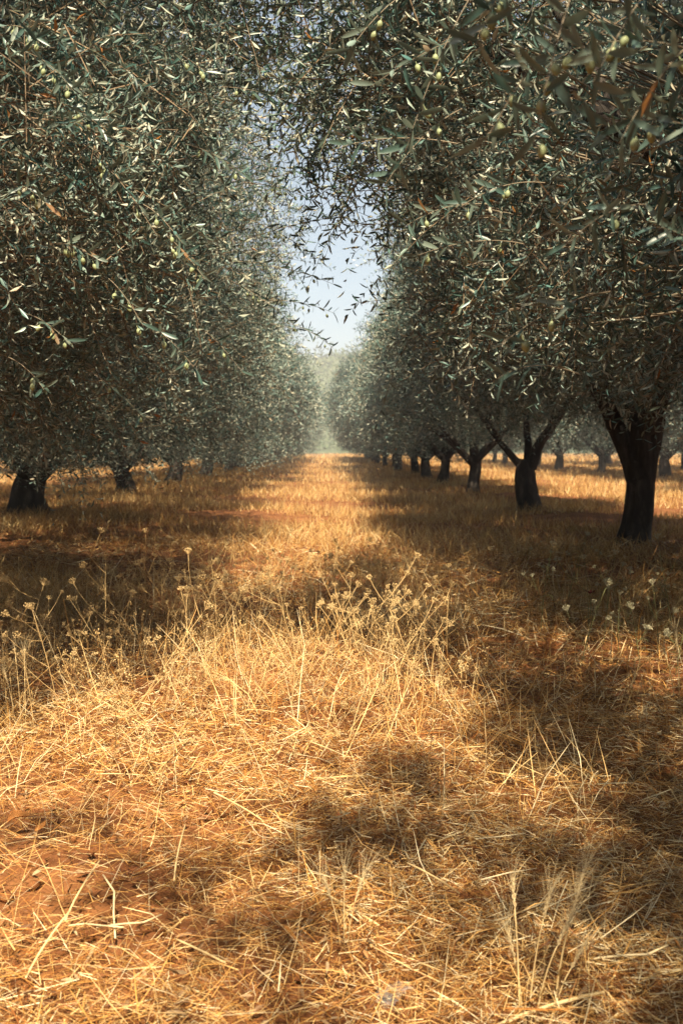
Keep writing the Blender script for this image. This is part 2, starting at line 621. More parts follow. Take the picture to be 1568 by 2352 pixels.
near_tree('l0', XL, 4.0, 'dark olive tree filling the left edge, its drooping branches nearest the camera', GL,
          (0.3, 0, 3.6), (5.4, 5.0, 3.0), 10700, 9, .90, keep_l0, (1.3, .30, (.2, .1), None), 21, six=False)
near_tree('l1', XL, 11.6, 'broad left olive tree whose sunlit branches reach into the sky gap', GL,
          (.2, 0, 3.5), (5.3, 5.0, 3.0), 8000, 9, 1.16, keep_l1, (1.2, .33, (.1, .2), None), 22, six=False)
near_tree('r0', XR, 5.2, 'olive tree on the right whose big leaves and green olives hang close overhead', GR,
          (0, 0, 3.6), (4.4, 4.2, 2.7), 4500, 9, 1.02, keep_r0, (1.5, .24, (.2, .1), None), 23, ntwig=300, gap=-.10)
tr1 = [((.02, 0, .80), (-.20, .1, 1.80), (-1.5, .3, 2.9), .15), ((.07, 0, .8), (.26, .1, 1.9), (1.0, .4, 3.6), .165),
       ((.05, .1, 1.4), (.0, .9, 2.4), (-.3, 1.7, 3.6), .11), ((.08, -.08, 1.4), (.1, -.7, 2.5), (.5, -1.6, 3.7), .11)]
near_tree('r1', XR, 12.2, 'olive tree with the thick dark leaning trunk at the right edge', GR,
          (-.1, 0, 3.7), (3.0, 3.9, 2.5), 7300, 9, 1.16, keep_r1, (1.50, .175, (.05, 0), tr1), 24, six=False)

# shared crowns for the trees further down the rows
def shared_crown(seed, c, rad, ns, K, scale, six, zmin):
    r = np.random.default_rng(seed)
    B, D = crown_shoots(r, c, rad, ns, None, zmin, -.35, .6)
    L = r.uniform(.28, .5, len(B)) * scale ** .5
    return shoots_to_mesh('foliage', r, B, D, L, K, scale, six, twigs=scale < 1.4)


CM_L = shared_crown(31, (0, 0, 3.3), (4.75, 4.9, 2.8), 8200, 8, 1.5, False, 1.12)
CM_R = shared_crown(32, (0, 0, 3.5), (2.8, 3.9, 2.5), 6700, 8, 1.4, False, 1.72)
CF_L = shared_crown(33, (0, 0, 3.2), (4.7, 4.9, 2.9), 3900, 7, 2.7, False, 1.05)
CF_R = shared_crown(34, (0, 0, 3.4), (2.8, 3.8, 2.5), 3300, 7, 2.5, False, 1.35)

# shoots of the near right tree that arch over the lane
rv = np.random.default_rng(71)
PV = rv.uniform((-.45, 3.5, 2.55), (.75, 5.5, 3.75), (2600, 3))
PV = PV[(wob(PV, 5.5, 1.0) > .02) & (PV[:, 2] > 1.2 + .315 * PV[:, 1] + .10 * np.sin(PV[:, 0] * 6))][:400]
DV = norm(rv.normal(size=PV.shape) * .7 + np.array([-.7, 0, -.15]))
tag(link('arching_foliage', shoots_to_mesh('arching_foliage', rv, PV - np.array([XR, 5.2, 0]), DV, rv.uniform(.2, .42, len(PV)), 9, 1.05, False), roots['r0']), kind='stuff')


def crown_light_block(seed, c, rad):
    """the dense leafage of a crown's upper heart, behind the outer shoots"""
    r = np.random.default_rng(seed)
    B, D = crown_shoots(r, c, rad, 2100, lambda P, rr: (P[:, 2] > c[2] - .2), None, -.9, .2)
    return shoots_to_mesh('light_block_foliage', r, B, D, r.uniform(.4, .7, len(B)), 7, 3.2, False, False)


LIGHT_BLOCK_L = crown_light_block(35, (0, 0, 3.4), (4.3, 4.6, 2.2))  # hidden oversized leaves, added to deepen the shade under the crowns
LIGHT_BLOCK_R = crown_light_block(36, (0, 0, 3.6), (2.4, 3.5, 2.0))
for k_, me_ in (('l0', LIGHT_BLOCK_L), ('l1', LIGHT_BLOCK_L), ('r1', LIGHT_BLOCK_R), ('r0', LIGHT_BLOCK_R)):
    tag(link('light_block_foliage', me_, roots[k_], (.5 if k_ == 'r0' else -.2, 0, .3)), kind='stuff')

tr2 = [((-.05, 0, .80), (-.45, .05, 1.15), (-1.25, .1, 2.2), .085), ((.05, 0, .80), (.28, .05, 1.6), (1.3, .1, 2.6), .12),
       ((0, .05, .80), (.1, .5, 1.8), (.2, 1.4, 3.0), .09)]


def row_tree(x, y, me, label, group, h, r0, lean=(0, 0), limbs=None, seed=0, rot=0.0, sides=14, sc=1.0):
    r = np.random.default_rng(seed)
    root = empty('olive_tree', (x, y, float(gz(x, y))), rot)
    root.scale = (sc, sc, sc)
    tag(root, label, 'tree', group)
    foliage(root, me)
    tag(link('light_block_foliage', LIGHT_BLOCK_L if me in (CM_L, CF_L) else LIGHT_BLOCK_R, root), kind='stuff')
    trunk_parts(root, r, h, r0, lean, limbs or auto_limbs(r, h, 3.2, 3.0, r0, 4, lean), sides)
    return root


l2 = row_tree(XL, 18.6, CM_L, 'dark olive tree with a stout black trunk at the left edge', GL, 1.1, .31, (.1, .0), None, 41)
l3 = row_tree(XL, 27.0, CM_L, 'left row olive tree with sunlit straw showing on both sides of its trunk', GL, 1.0, .25, (.15, 0), None, 42, 3.1)
r2 = row_tree(XR, 19.0, CM_R, 'right row olive tree with a low forked trunk like a Y', GR, .95, .20, (-.02, 0), tr2, 43)
r3 = row_tree(XR + .05, 26.2, CM_R, 'slim olive tree just beyond the forked one in the right row', GR, 1.3, .17, (.1, 0), None, 44, 3.0)
roots['l2'], roots['r2'] = l2, r2
ORD = ['fifth', 'sixth', 'seventh', 'eighth', 'ninth', 'tenth', 'eleventh', 'twelfth', 'thirteenth', 'fourteenth', 'fifteenth', 'sixteenth']
protoL = row_tree(XL, 35.6, CF_L, 'blurred olive tree, next beyond the two straw-framed trunks of the left row', GL, 1.0, .24, (.1, 0), None, 45, .2, 10)
protoR = row_tree(XR, 33.4, CF_R, 'blurred olive tree, third beyond the big dark trunk in the right row', GR, 1.25, .18, (.1, 0), None, 46, .1, 10)
protoR2 = row_tree(XR, 40.2, CF_R, 'blurred olive tree, fourth beyond the big dark trunk in the right row', GR, 1.2, .2, (-.15, 0), None, 47, 3.2, 10)
jr = random.Random(5)
y = 44.2
for k in range(8):
    o = copy_tree(protoL)
    px, s = XL + jr.uniform(-.25, .25), jr.uniform(.86, 1.08)
    o.location = (px, y, float(gz(px, y)))
    o.rotation_euler.z = jr.choice((0, math.pi)) + jr.uniform(-.25, .25)
    o.scale = (s, s, s)
    o['label'] = 'far blurred olive tree of the left row, %s away from the stout black trunk' % ['third', 'fourth', 'fifth', 'sixth', 'seventh', 'eighth', 'ninth', 'tenth'][k]
    y += 8.6
y = 47.0
for k in range(10):
    o = copy_tree((protoR, protoR2)[k % 2])
    px, s = XR + jr.uniform(-.25, .2), jr.uniform(.84, 1.08)
    o.location = (px, y, float(gz(px, y)))
    o.rotation_euler.z = jr.uniform(0, 6.28)
    o.scale = (s, s, s)
    o['label'] = 'far blurred olive tree of the right row, %s beyond the big dark trunk' % ORD[k]
    y += 6.8
# the neighbouring rows, seen under the crowns
for side, X0, ys, grp in ((1, 13.4, (16, 24.5, 33, 41, 49, 57, 66, 75, 84), 'olive trees of the second row to the right'),
                          (1, 20.6, (30, 39, 48, 57, 66, 75), 'olive trees of the third row to the right'),
                          (-1, -16.6, (27, 36, 45, 54, 63, 72), 'olive trees of the second row to the left')):
    for k, yy in enumerate(ys):
        o = copy_tree((protoR, protoR2)[k % 2])
        px = X0 + jr.uniform(-.4, .4)
        s = jr.uniform(.98, 1.15)
        o.location = (px, yy, float(gz(px, yy)))
        o.rotation_euler.z = jr.uniform(0, 6.28)
        o.scale = (s, s, s)
        o['group'] = grp
        where = {13.4: 'seen past the right trunks', 20.6: 'deep behind the right trunks', -16.6: 'glimpsed under the left crowns'}[X0]
        o['label'] = 'small olive tree %s, %s of that row' % (where, ['nearest', 'second nearest', 'third nearest', 'fourth nearest', 'fifth nearest', 'sixth nearest', 'third farthest', 'second farthest', 'farthest'][k] if len(ys) == 9 else ['nearest', 'second nearest', 'third nearest', 'third farthest', 'second farthest', 'farthest'][k])
# the grove goes on beside and behind the camera and shades the foreground
for src, xx, yy, rz, lab in [(r2, XR + .35, -1.9, 1.9, 'olive tree to the right of the camera that shades the straw at the lower right'),
                             (l2, XL - .6, -7.4, 3.0, 'olive tree behind the camera on the left that shades the left row'),
                             (protoR, XR + .1, -9.0, .8, 'olive tree in the right row, second behind the camera'),
                             (protoR2, XR, -16.0, 1.8, 'olive tree in the right row, third behind the camera'),
                             (protoL, XL - .3, -16.2, .1, 'olive tree in the left row, second behind the camera'),
                             (protoR, 12.0, -8, 2.2, 'olive tree in the next row right, behind the camera'),
                             (protoR2, 12.3, 2, 1.2, 'olive tree in the next row right, abreast of the camera'),
                             (protoL, -15.3, -6, 3.1, 'olive tree in the next row left, behind the camera'),
                             (protoL, -16.6, 4, .2, 'olive tree in the next row left, abreast of the camera'),
                             (protoL, -15.0, 14, 2.9, 'olive tree in the next row left, hidden behind the broad left crown')]:
    o = copy_tree(src)
    o.location = (xx, yy, float(gz(xx, yy)))
    o.rotation_euler.z = rz
    if yy == -1.9:
        o.scale = (1.03, 1.03, 1.05)
    o['label'] = lab

# a low bough of the tree beside the camera hangs over the lane
beside = [o for o in scene.objects if o.get('label', '').startswith('olive tree to the right of the camera')][0]
rb = np.random.default_rng(63)
bx_, by_ = beside.location.x, beside.location.y
cl_ = []
for (tx, ty, rr, zz, m) in [(.25, 3.6, .24, 2.7, 60), (.05, 3.0, .26, 2.9, 75), (.6, 3.05, .26, 2.8, 70), (.95, 4.0, .42, 3.0, 200), (1.3, 3.3, .45, 2.9, 220), (1.0, 4.8, .4, 3.1, 160), (1.7, 4.3, .5, 3.0, 220), (.9, 2.75, .22, 2.8, 45), (-.45, 2.72, .17, 2.8, 26), (-.15, 2.45, .16, 2.9, 24), (.4, 2.5, .2, 2.9, 36), (-.8, 3.05, .14, 2.7, 18)]:
    sx, sy = tx + to_sun.x / to_sun.z * zz, ty + to_sun.y / to_sun.z * zz
    v = norm(rb.normal(size=(m, 3))) * (rr * rb.random((m, 1)) ** .4) * np.array([1, 1, .6])
    cl_.append(v + np.array([sx, sy, zz]))
PB = np.concatenate(cl_) - np.array([bx_, by_, 0])
DB = norm(rb.normal(size=PB.shape))
bf = link('bough_foliage', shoots_to_mesh('foliage', rb, PB, DB, rb.uniform(.18, .34, len(PB)), 8, 1.05, False))
bf.parent = beside
bf.matrix_local = Matrix.Rotation(-beside.rotation_euler.z, 4, 'Z') @ Matrix.Diagonal((1 / beside.scale.x, 1 / beside.scale.y, 1 / beside.scale.z, 1))
tag(bf, kind='stuff')
mb = MB()
for c in cl_:
    e = Vector(c.mean(0)) - Vector((bx_, by_, 0))
    mb.tube(bez((0, 0, 1.3), (e.x * .5, e.y * .5, 2.9), e, 8), [.06, .05, .04, .03, .022, .016, .01, .006], 6, .4)
lb = mb.build('limb', M_TWIG, beside)
lb.matrix_local = bf.matrix_local.copy()

# far wood on the hill
rw = np.random.default_rng(9)
n = 26000
wx = rw.uniform(-150, 150, n)
wy = rw.uniform(195, 330, n)
wz = 31 * np.exp(-((wy - 300) / 62) ** 2) * (.80 + .16 * np.sin(wx * .017 + 1.9) + .07 * np.sin(wx * .06)) - 1.0
cl = np.maximum(0, np.sin(wx * .9 + 2 * np.sin(wy * .31)) * np.sin(wy * .8 + wx * .2)) * 3.5
P = np.stack([wx, wy, wz + rw.random(n) * (.6 + cl)], 1)
D = norm(rw.normal(size=(n, 3)) + np.array([0, -.2, .3]))
N = rw.normal(size=(n, 3)) + np.array([0, -.3, .8])
N = norm(N - D * np.sum(N * D, 1, keepdims=True))
V, pl = leaf_arrays(P, D, N, rw.uniform(.7, 1.5, n), rw.uniform(.5, .9, n), False)
M_WOOD = attr_mat('far_wood', [(0, (.045, .075, .032)), (1, (.12, .165, .075))], .8, .15)
wt = rw.random(n)
tag(link('distant_wood', fast_mesh('distant_wood', V, [pl], [M_WOOD], None, np.concatenate([wt, wt]))), 'pale hazy wood covering the hill at the end of the lane', kind='stuff')

# pale wall far off, glimpsed between the trunks on the right
wl = empty('boundary_wall', (38, 96, 0))
tag(wl, 'pale low wall glimpsed far away behind the right hand trunks', 'wall')
for k in range(4):
    mb = MB()
    x0 = -9 + k * 5.2
    hgt = 1.05 + .12 * jr.random()
    vs = [(x0 + a * 2.4, b * .4, c * hgt) for a in (0, 1) for b in (0, 1) for c in (0, 1)]
    mb.add(vs, [(0, 1, 3, 2), (4, 6, 7, 5), (0, 4, 5, 1), (2, 3, 7, 6), (1, 5, 7, 3), (0, 2, 6, 4)])
    mb.build('wall_panel', M_CREAM, wl, False)

# thin summer haze
hz = MB()
hv = [(a, b, c) for a in (-460, 460) for b in (-60, 460) for c in (-1.6, 34)]
hz.add(hv, [(0, 1, 3, 2), (4, 6, 7, 5), (0, 4, 5, 1), (2, 3, 7, 6), (1, 5, 7, 3), (0, 2, 6, 4)])
hm = bpy.data.materials.new('haze')
hm.use_nodes = True
hm.node_tree.nodes.clear()
ho = hm.node_tree.nodes.new('ShaderNodeOutputMaterial')
hp = hm.node_tree.nodes.new('ShaderNodeVolumePrincipled')
hp.inputs['Color'].default_value = (.93, .95, 1, 1)
hp.inputs['Density'].default_value = .0016
hm.node_tree.links.new(hp.outputs[0], ho.inputs['Volume'])
tag(hz.build('haze', hm, None, False), 'thin pale summer haze over the far end of the lane', kind='stuff')

# ------------------------------------------------------------------ near sprays: leaves and olives one by one
def hero_leaf(name, curl, twist, w=.19):
    """a lanceolate blade along +X, length 1, folded along its midrib"""
    vs, qs = [], []
    st = [(0, .05), (.10, .45), (.32, .93), (.6, 1), (.85, .72), (1, .06)]
    for t, k in st:
        z = -curl * t * t
        hw = w * .5 * k
        a = twist * t
        c, s = math.cos(a), math.sin(a)
        for sgn in (-1, 0, 1):
            yy, zz = sgn * hw, abs(sgn) * hw * .35
            vs.append((t, yy * c - zz * s, z + yy * s + zz * c))
    for i in range(len(st) - 1):
        for j in range(2):
            a = i * 3 + j
            qs.append((a, a + 3, a + 4, a + 1))
    return fast_mesh(name, vs, [np.array(qs)], [M_HERO], smooth=False)


LEAFM = [hero_leaf('leaf', .08, .2), hero_leaf('leaf', .2, -.3, .17), hero_leaf('leaf', -.06, .35, .21), hero_leaf('leaf', .3, .1, .18)]


def lathe(prof, sides=10):
    vs, qs = [], []
    for z, r in prof:
        for k in range(sides):
            a = 6.2832 * k / sides
            vs.append((math.cos(a) * r, math.sin(a) * r, z))
    for i in range(len(prof) - 1):
        for k in range(sides):
            a, b = i * sides + k, i * sides + (k + 1) % sides
            qs.append((a, a + sides, b + sides, b))
    return vs, qs


vs, qs = lathe([(.012, .0006), (.0, .0008), (-.0004, .0025), (-.003, .0055), (-.008, .0078), (-.012, .0080), (-.017, .0066), (-.021, .0035), (-.0225, .0004)])
OLIVEM = fast_mesh('olive', vs, [np.array(qs)], [M_OLIVE], smooth=True)

hr = random.Random(17)
leafcount = {}


def basis(x, z):
    x = x.normalized()
    z = (z - x * z.dot(x)).normalized()
    y_ = z.cross(x)
    return Matrix((x, y_, z)).transposed()


def spray(key, p0, p1, sag=.05, pairs=8, ll=.066, olives=0, r=.0017, start=.28, spread=.95, tint=None):
    root = roots[key]
    o0 = root.location
    p0, p1 = Vector(p0), Vector(p1)
    mid = (p0 + p1) / 2 + Vector((hr.uniform(-.02, .02), hr.uniform(-.02, .02), sag))
    path = bez(p0, mid, p1, 9)
    mb = MB()
    mb.tube([p - o0 for p in path], [r * (1 - .65 * i / 8) for i in range(9)], 6, hr.uniform(.4, 1))
    br = mb.build('branch', M_TWIG2, root)
    roll = hr.uniform(0, 6.28)
    for k in range(pairs):
        t = start + (1 - start) * (k + .5) / pairs
        f = t * 8
        i = min(7, int(f))
        p = path[i].lerp(path[i + 1], f - i)
        tan = (path[i + 1] - path[i]).normalized()
        a = tan.cross(Vector((0, 0, 1)))
        a = a.normalized() if a.length > .05 else Vector((1, 0, 0))
        b = tan.cross(a)
        ph = roll + (k % 2) * 1.57 + hr.uniform(-.35, .35)
        for sgn in (1, -1):
            if hr.random() < .08 or leafcount.get(key, 0) >= 296:
                continue
            pr = (a * math.cos(ph) + b * math.sin(ph)) * sgn
            an = spread * hr.uniform(.6, 1.2)
            d = (tan * math.cos(an) + pr * math.sin(an) + Vector((hr.gauss(0, .12), hr.gauss(0, .12), hr.gauss(.22, .14)))).normalized()
            nn = tan * math.sin(an) - pr * math.cos(an) + Vector((hr.gauss(0, .25), hr.gauss(0, .25), .3 + hr.gauss(0, .2)))
            L = ll * hr.uniform(.75, 1.2)
            me = hr.choice(LEAFM)
            o = bpy.data.objects.new('leaf', me)
            COL.objects.link(o)
            o.parent = br
            o.matrix_local = Matrix.Translation(p - o0) @ (basis(d, nn) @ Matrix.Diagonal((L, L, L))).to_4x4()
            leafcount[key] = leafcount.get(key, 0) + 1
    for k in range(olives):
        t = hr.uniform(.25, .95)
        f = t * 8
        i = min(7, int(f))
        p = path[i].lerp(path[i + 1], f - i) + Vector((hr.uniform(-.012, .012), hr.uniform(-.012, .012), -.014 - hr.random() * .012))
        o = bpy.data.objects.new('olive', OLIVEM)
        COL.objects.link(o)
        o.parent = br
        s = hr.uniform(.85, 1.12)
        o.matrix_local = Matrix.Translation(p - o0) @ Matrix.Rotation(hr.uniform(-.45, .45), 4, 'X') @ Matrix.Rotation(hr.uniform(-.45, .45), 4, 'Y') @ Matrix.Diagonal((s, s, s * 1.05, 1))
    return br


# right tree, close overhead at the top right of the view
for (a, b, Y0, Y1, kw) in [
    ((1330, -60), (1225, 330), 1.75, 1.55, dict(pairs=8, olives=4)),
    ((1180, -80), (1090, 110), 1.7, 1.6, dict(pairs=6, olives=3)),
    ((1500, -40), (1330, 250), 1.8, 1.6, dict(pairs=8, olives=3)),
    ((1640, 60), (1420, 330), 1.9, 1.7, dict(pairs=8, olives=2)),
    ((1600, 120), (1270, 130), 1.9, 1.7, dict(pairs=9, olives=3)),
    ((1660, 330), (1380, 290), 2.0, 1.8, dict(pairs=8, olives=1)),
    ((1290, 60), (1110, 330), 2.0, 1.8, dict(pairs=8, olives=2)),
    ((1700, 640), (1500, 520), 2.2, 2.0, dict(pairs=8, olives=0)),
    ((1480, 470), (1290, 570), 2.2, 2.05, dict(pairs=7, olives=1)),
    ((1400, 670), (1150, 790), 2.3, 2.1, dict(pairs=6, olives=2)),
    ((1330, 860), (1140, 870), 2.3, 2.2, dict(pairs=4, olives=0)),
    ((1100, -40), (930, 350), 2.6, 2.4, dict(pairs=10, olives=2)),
    ((1160, 60), (850, 200), 2.7, 2.5, dict(pairs=11, olives=2)),
    ((1050, 330), (760, 345), 2.9, 2.7, dict(pairs=10, olives=0)),
    ((1060, 250), (880, 430), 2.8, 2.6, dict(pairs=9, olives=1)),
    ((980, -40), (800, 120), 2.8, 2.7, dict(pairs=10, olives=2)),
    ((1250, 420), (1050, 480), 2.9, 2.7, dict(pairs=9, olives=2)),
    ((1200, 560), (950, 590), 3.0, 2.8, dict(pairs=9, olives=2)),
    ((1130, 470), (930, 520), 3.3, 3.1, dict(pairs=9, olives=2)),
]:
    spray('r0', at(*a, Y0), at(*b, Y1), **kw)

# left tree: sprays over the dark crown and into the gap
for (a, b, Y0, Y1, kw) in [
    ((190, 330), (340, 500), 3.5, 3.3, dict(pairs=8, olives=5)),
    ((330, 470), (420, 560), 3.4, 3.3, dict(pairs=5, olives=2)),
    ((120, 560), (230, 600), 3.6, 3.4, dict(pairs=7, olives=5)),
    ((380, 540), (470, 640), 3.7, 3.5, dict(pairs=7, olives=4)),
    ((250, 640), (330, 750), 3.6, 3.4, dict(pairs=7, olives=3)),
    ((330, 740), (450, 850), 3.8, 3.5, dict(pairs=7, olives=2)),
    ((60, 120), (170, 210), 3.4, 3.2, dict(pairs=8, olives=4)),
    ((100, 230), (230, 290), 3.5, 3.3, dict(pairs=8, olives=5)),
    ((10, 60), (90, 100), 3.2, 3.0, dict(pairs=8, olives=4)),
    ((330, 90), (480, 170), 4.0, 3.7, dict(pairs=9, olives=3)),
    ((500, 200), (680, 240), 4.4, 4.1, dict(pairs=10, olives=3)),
    ((420, 330), (560, 400), 4.1, 3.9, dict(pairs=9, olives=3)),
    ((60, 720), (170, 800), 3.6, 3.5, dict(pairs=7, olives=3)),
    ((20, 420), (110, 470), 3.5, 3.3, dict(pairs=7, olives=4)),
    ((560, 110), (760, 90), 4.6, 4.3, dict(pairs=11, olives=3)),
    ((20, 820), (120, 930), 3.8, 3.6, dict(pairs=7, olives=2)),
    ((200, 850), (330, 960), 4.2, 4.0, dict(pairs=7, olives=2)),
    ((470, 760), (560, 860), 4.6, 4.4, dict(pairs=7, olives=2)),
]:
    spray('l0', at(*a, Y0), at(*b, Y1), sag=.04, **kw)
for (a, b, Y0, Y1, kw) in [
    ((540, 560), (815, 495), 6.3, 5.9, dict(pairs=15, olives=2)),
    ((560, 420), (735, 470), 6.2, 5.9, dict(pairs=11, olives=9)),
    ((590, 610), (770, 655), 6.6, 6.2, dict(pairs=11, olives=2)),
    ((600, 690), (770, 720), 6.9, 6.6, dict(pairs=11, olives=4)),
    ((570, 330), (800, 310), 6.0, 5.6, dict(pairs=13, olives=3)),
    ((600, 270), (830, 255), 5.9, 5.6, dict(pairs=13, olives=2)),
    ((560, 500), (740, 600), 6.4, 6.1, dict(pairs=11, olives=3)),
    ((650, 740), (765, 800), 7.6, 7.3, dict(pairs=9, olives=2)),
    ((520, 640), (690, 760), 6.8, 6.5, dict(pairs=11, olives=4)),
    ((560, 160), (770, 200), 5.8, 5.5, dict(pairs=12, olives=3)),
]:
    spray('l1', at(*a, Y0), at(*b, Y1), sag=.06, ll=.075, r=.003, **kw)

# ------------------------------------------------------------------ straw, grass and weeds on the ground
def blades(name, P, Dh, Ln, Wd, tilt, roll, tint, mat):
    """far blades: one tapered triangle each"""
    up = np.array([0, 0, 1.0])
    d = Dh * np.cos(tilt)[:, None] + up * np.sin(tilt)[:, None]
    side = np.cross(Dh, up)
    nn = -Dh * np.sin(tilt)[:, None] + up * np.cos(tilt)[:, None]
    S = (side * np.cos(roll)[:, None] + nn * np.sin(roll)[:, None]) * (Wd / 2)[:, None]
    V = np.stack([P - S, P + S, P + d * Ln[:, None]], 1).reshape(-1, 3)
    return fast_mesh(name, V, [np.arange(len(P) * 3).reshape(-1, 3)], [mat], None, tint)


def ribbons(name, P, Dh, Ln, Wd, tilt, bend, roll, tint, mat, sag=True):
    """n bent strips: P base, Dh horizontal heading, tilt above the ground, bend (rad) over the length"""
    n = len(P)
    up = np.array([0, 0, 1.0])
    pts = [P]
    p = P.copy()
    for s in range(2):
        a = tilt + bend * (s + .5) / 2
        d = Dh * np.cos(a)[:, None] + up * np.sin(a)[:, None]
        p = p + d * (Ln / 2)[:, None]
        pts.append(p)
    side = np.cross(Dh, up)
    a = tilt + bend * .5
    nn = -Dh * np.sin(a)[:, None] + up * np.cos(a)[:, None]
    S = side * np.cos(roll)[:, None] + nn * np.sin(roll)[:, None]
    w = (Wd / 2)[:, None]
    V = np.stack([pts[0] - S * w, pts[0] + S * w, pts[1] - S * w, pts[1] + S * w, pts[2] - S * w * .35, pts[2] + S * w * .35], 1).reshape(-1, 3)
    o = np.arange(n)[:, None] * 6
    q = np.concatenate([o + np.array([0, 1, 3, 2]), o + np.array([2, 3, 5, 4])])
    return fast_mesh(name, V, [q], [mat], None, np.concatenate([tint, tint]))


rs = np.random.default_rng(101)


def frustum_pts(n, y0, y1, margin, power=1.0):
    """points on the ground, thinning out with distance"""
    u = rs.random(n)
    if power == 1.0:
        Y = y0 * (y1 / y0) ** u
    else:
        Y = (y0 ** (1 - power) + u * (y1 ** (1 - power) - y0 ** (1 - power))) ** (1 / (1 - power))
    X = (rs.random(n) * 2 - 1) * (.36 * Y + margin)
    return X, Y


def patch(X, Y, f=1.0, s=0):
    return (np.sin(X * 1.9 * f + 1.3 * np.sin(Y * 1.1 * f + s)) + np.sin(Y * 2.3 * f + 1.7 * np.sin(X * 1.3 * f + s)) + np.sin((X + Y) * 3.1 * f + s)) / 3


# lying straw
def lying(n, y0, y1, long_, name, label, pw):
    X, Y = frustum_pts(n, y0, y1, 1.25, pw)
    pt = patch(X, Y, .8, .4)
    k = rs.random(n) < np.clip(.64 + .75 * pt, .07, 1)
    X, Y, pt = X[k], Y[k], pt[k]
    n = len(X)
    th = rs.uniform(0, 6.283, n) + .8 * patch(X, Y, 1.4, 3)
    Ln = (rs.uniform(.10, .28, n) if long_ else rs.uniform(.012, .075, n)) * np.clip(Y / 4.5, .8, 2.2)
    Wd = (rs.uniform(.0018, .0040, n) if long_ else rs.uniform(.0010, .0028, n)) * np.clip(Y / 3.5, .85, 3)
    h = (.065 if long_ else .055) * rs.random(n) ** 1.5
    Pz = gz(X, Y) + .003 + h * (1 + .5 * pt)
    tint = np.clip(.40 + .36 * rs.normal(size=n) + .20 * pt + 6.5 * (h - .02), 0, 1)  # lower straws tinted darker: shade between the straws put into the colour
    P = np.stack([X, Y, Pz], 1)
    Dh = np.stack([np.cos(th), np.sin(th), np.zeros(n)], 1)
    if long_:
        me = ribbons('straw', P, Dh, Ln, Wd, rs.normal(.05, .18, n), rs.normal(-.1, .55, n), rs.uniform(-.9, .9, n), tint, M_STRAW)
    else:
        ti, ro = rs.normal(.04, .28, n), rs.uniform(-1.1, 1.1, n)
        up = np.array([0, 0, 1.0])
        d = Dh * np.cos(ti)[:, None] + up * np.sin(ti)[:, None]
        side = np.cross(Dh, up)
        nn = -Dh * np.sin(ti)[:, None] + up * np.cos(ti)[:, None]
        S = (side * np.cos(ro)[:, None] + nn * np.sin(ro)[:, None]) * (Wd / 2)[:, None]
        E = P + d * Ln[:, None]
        V = np.stack([P - S, P + S, E + S * .7, E - S * .7], 1).reshape(-1, 3)
        me = fast_mesh('straw', V, [np.arange(n * 4).reshape(-1, 4)], [M_STRAW], None, tint)
    tag(link(name, me), label, kind='stuff')


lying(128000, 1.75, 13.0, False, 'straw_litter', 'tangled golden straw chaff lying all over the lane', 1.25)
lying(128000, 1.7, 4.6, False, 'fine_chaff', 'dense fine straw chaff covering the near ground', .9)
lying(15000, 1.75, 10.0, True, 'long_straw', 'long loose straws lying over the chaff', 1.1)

# thin curling strands among the chaff
n = 18000
X, Y = frustum_pts(n, 1.75, 7.0, 1.1, 1.1)
th = rs.uniform(0, 6.283, n)
me = ribbons('strands', np.stack([X, Y, gz(X, Y) + .01 + .045 * rs.random(n)], 1), np.stack([np.cos(th), np.sin(th), np.zeros(n)], 1), rs.uniform(.06, .24, n), rs.uniform(.0009, .0018, n) * np.clip(Y / 3, .9, 2), rs.uniform(-.1, .7, n), rs.normal(-.7, .7, n), rs.uniform(-2, 2, n), np.clip(rs.normal(.62, .24, n), 0, 1), M_STRAW)
tag(link('grass_strands', me), 'thin curling dry grass strands tangled through the straw', kind='stuff')

# small clods of red soil between the straw
n = 700
X, Y = frustum_pts(n, 1.9, 8, .5, 1.0)
k = patch(X, Y, .8, .4) < .0
X, Y = X[k], Y[k]
n = len(X)
octa = np.array([(1, 0, 0), (-.9, .2, 0), (.1, 1, .1), (0, -1, -.1), (.2, .1, .8), (0, 0, -.8)])
A = rs.uniform(0, 6.283, n)
rot = np.stack([np.stack([np.cos(A), -np.sin(A), 0 * A], 1), np.stack([np.sin(A), np.cos(A), 0 * A], 1), np.stack([0 * A, 0 * A, 1 + 0 * A], 1)], 1)
sz = rs.uniform(.006, .024, n)[:, None, None] * rs.uniform(.6, 1.3, (n, 6, 3))
V = np.einsum('nij,nkj->nki', rot, octa[None] * sz) + np.stack([X, Y, gz(X, Y) + .012], 1)[:, None]
f = np.array([(0, 2, 4), (2, 1, 4), (1, 3, 4), (3, 0, 4), (2, 0, 5), (1, 2, 5), (3, 1, 5), (0, 3, 5)])
tag(link('soil_clods', fast_mesh('soil_clods', V.reshape(-1, 3), [(np.arange(n)[:, None, None] * 6 + f[None]).reshape(-1, 3)], [M_SOIL])), 'small red clods of soil lying between the straw', kind='stuff')

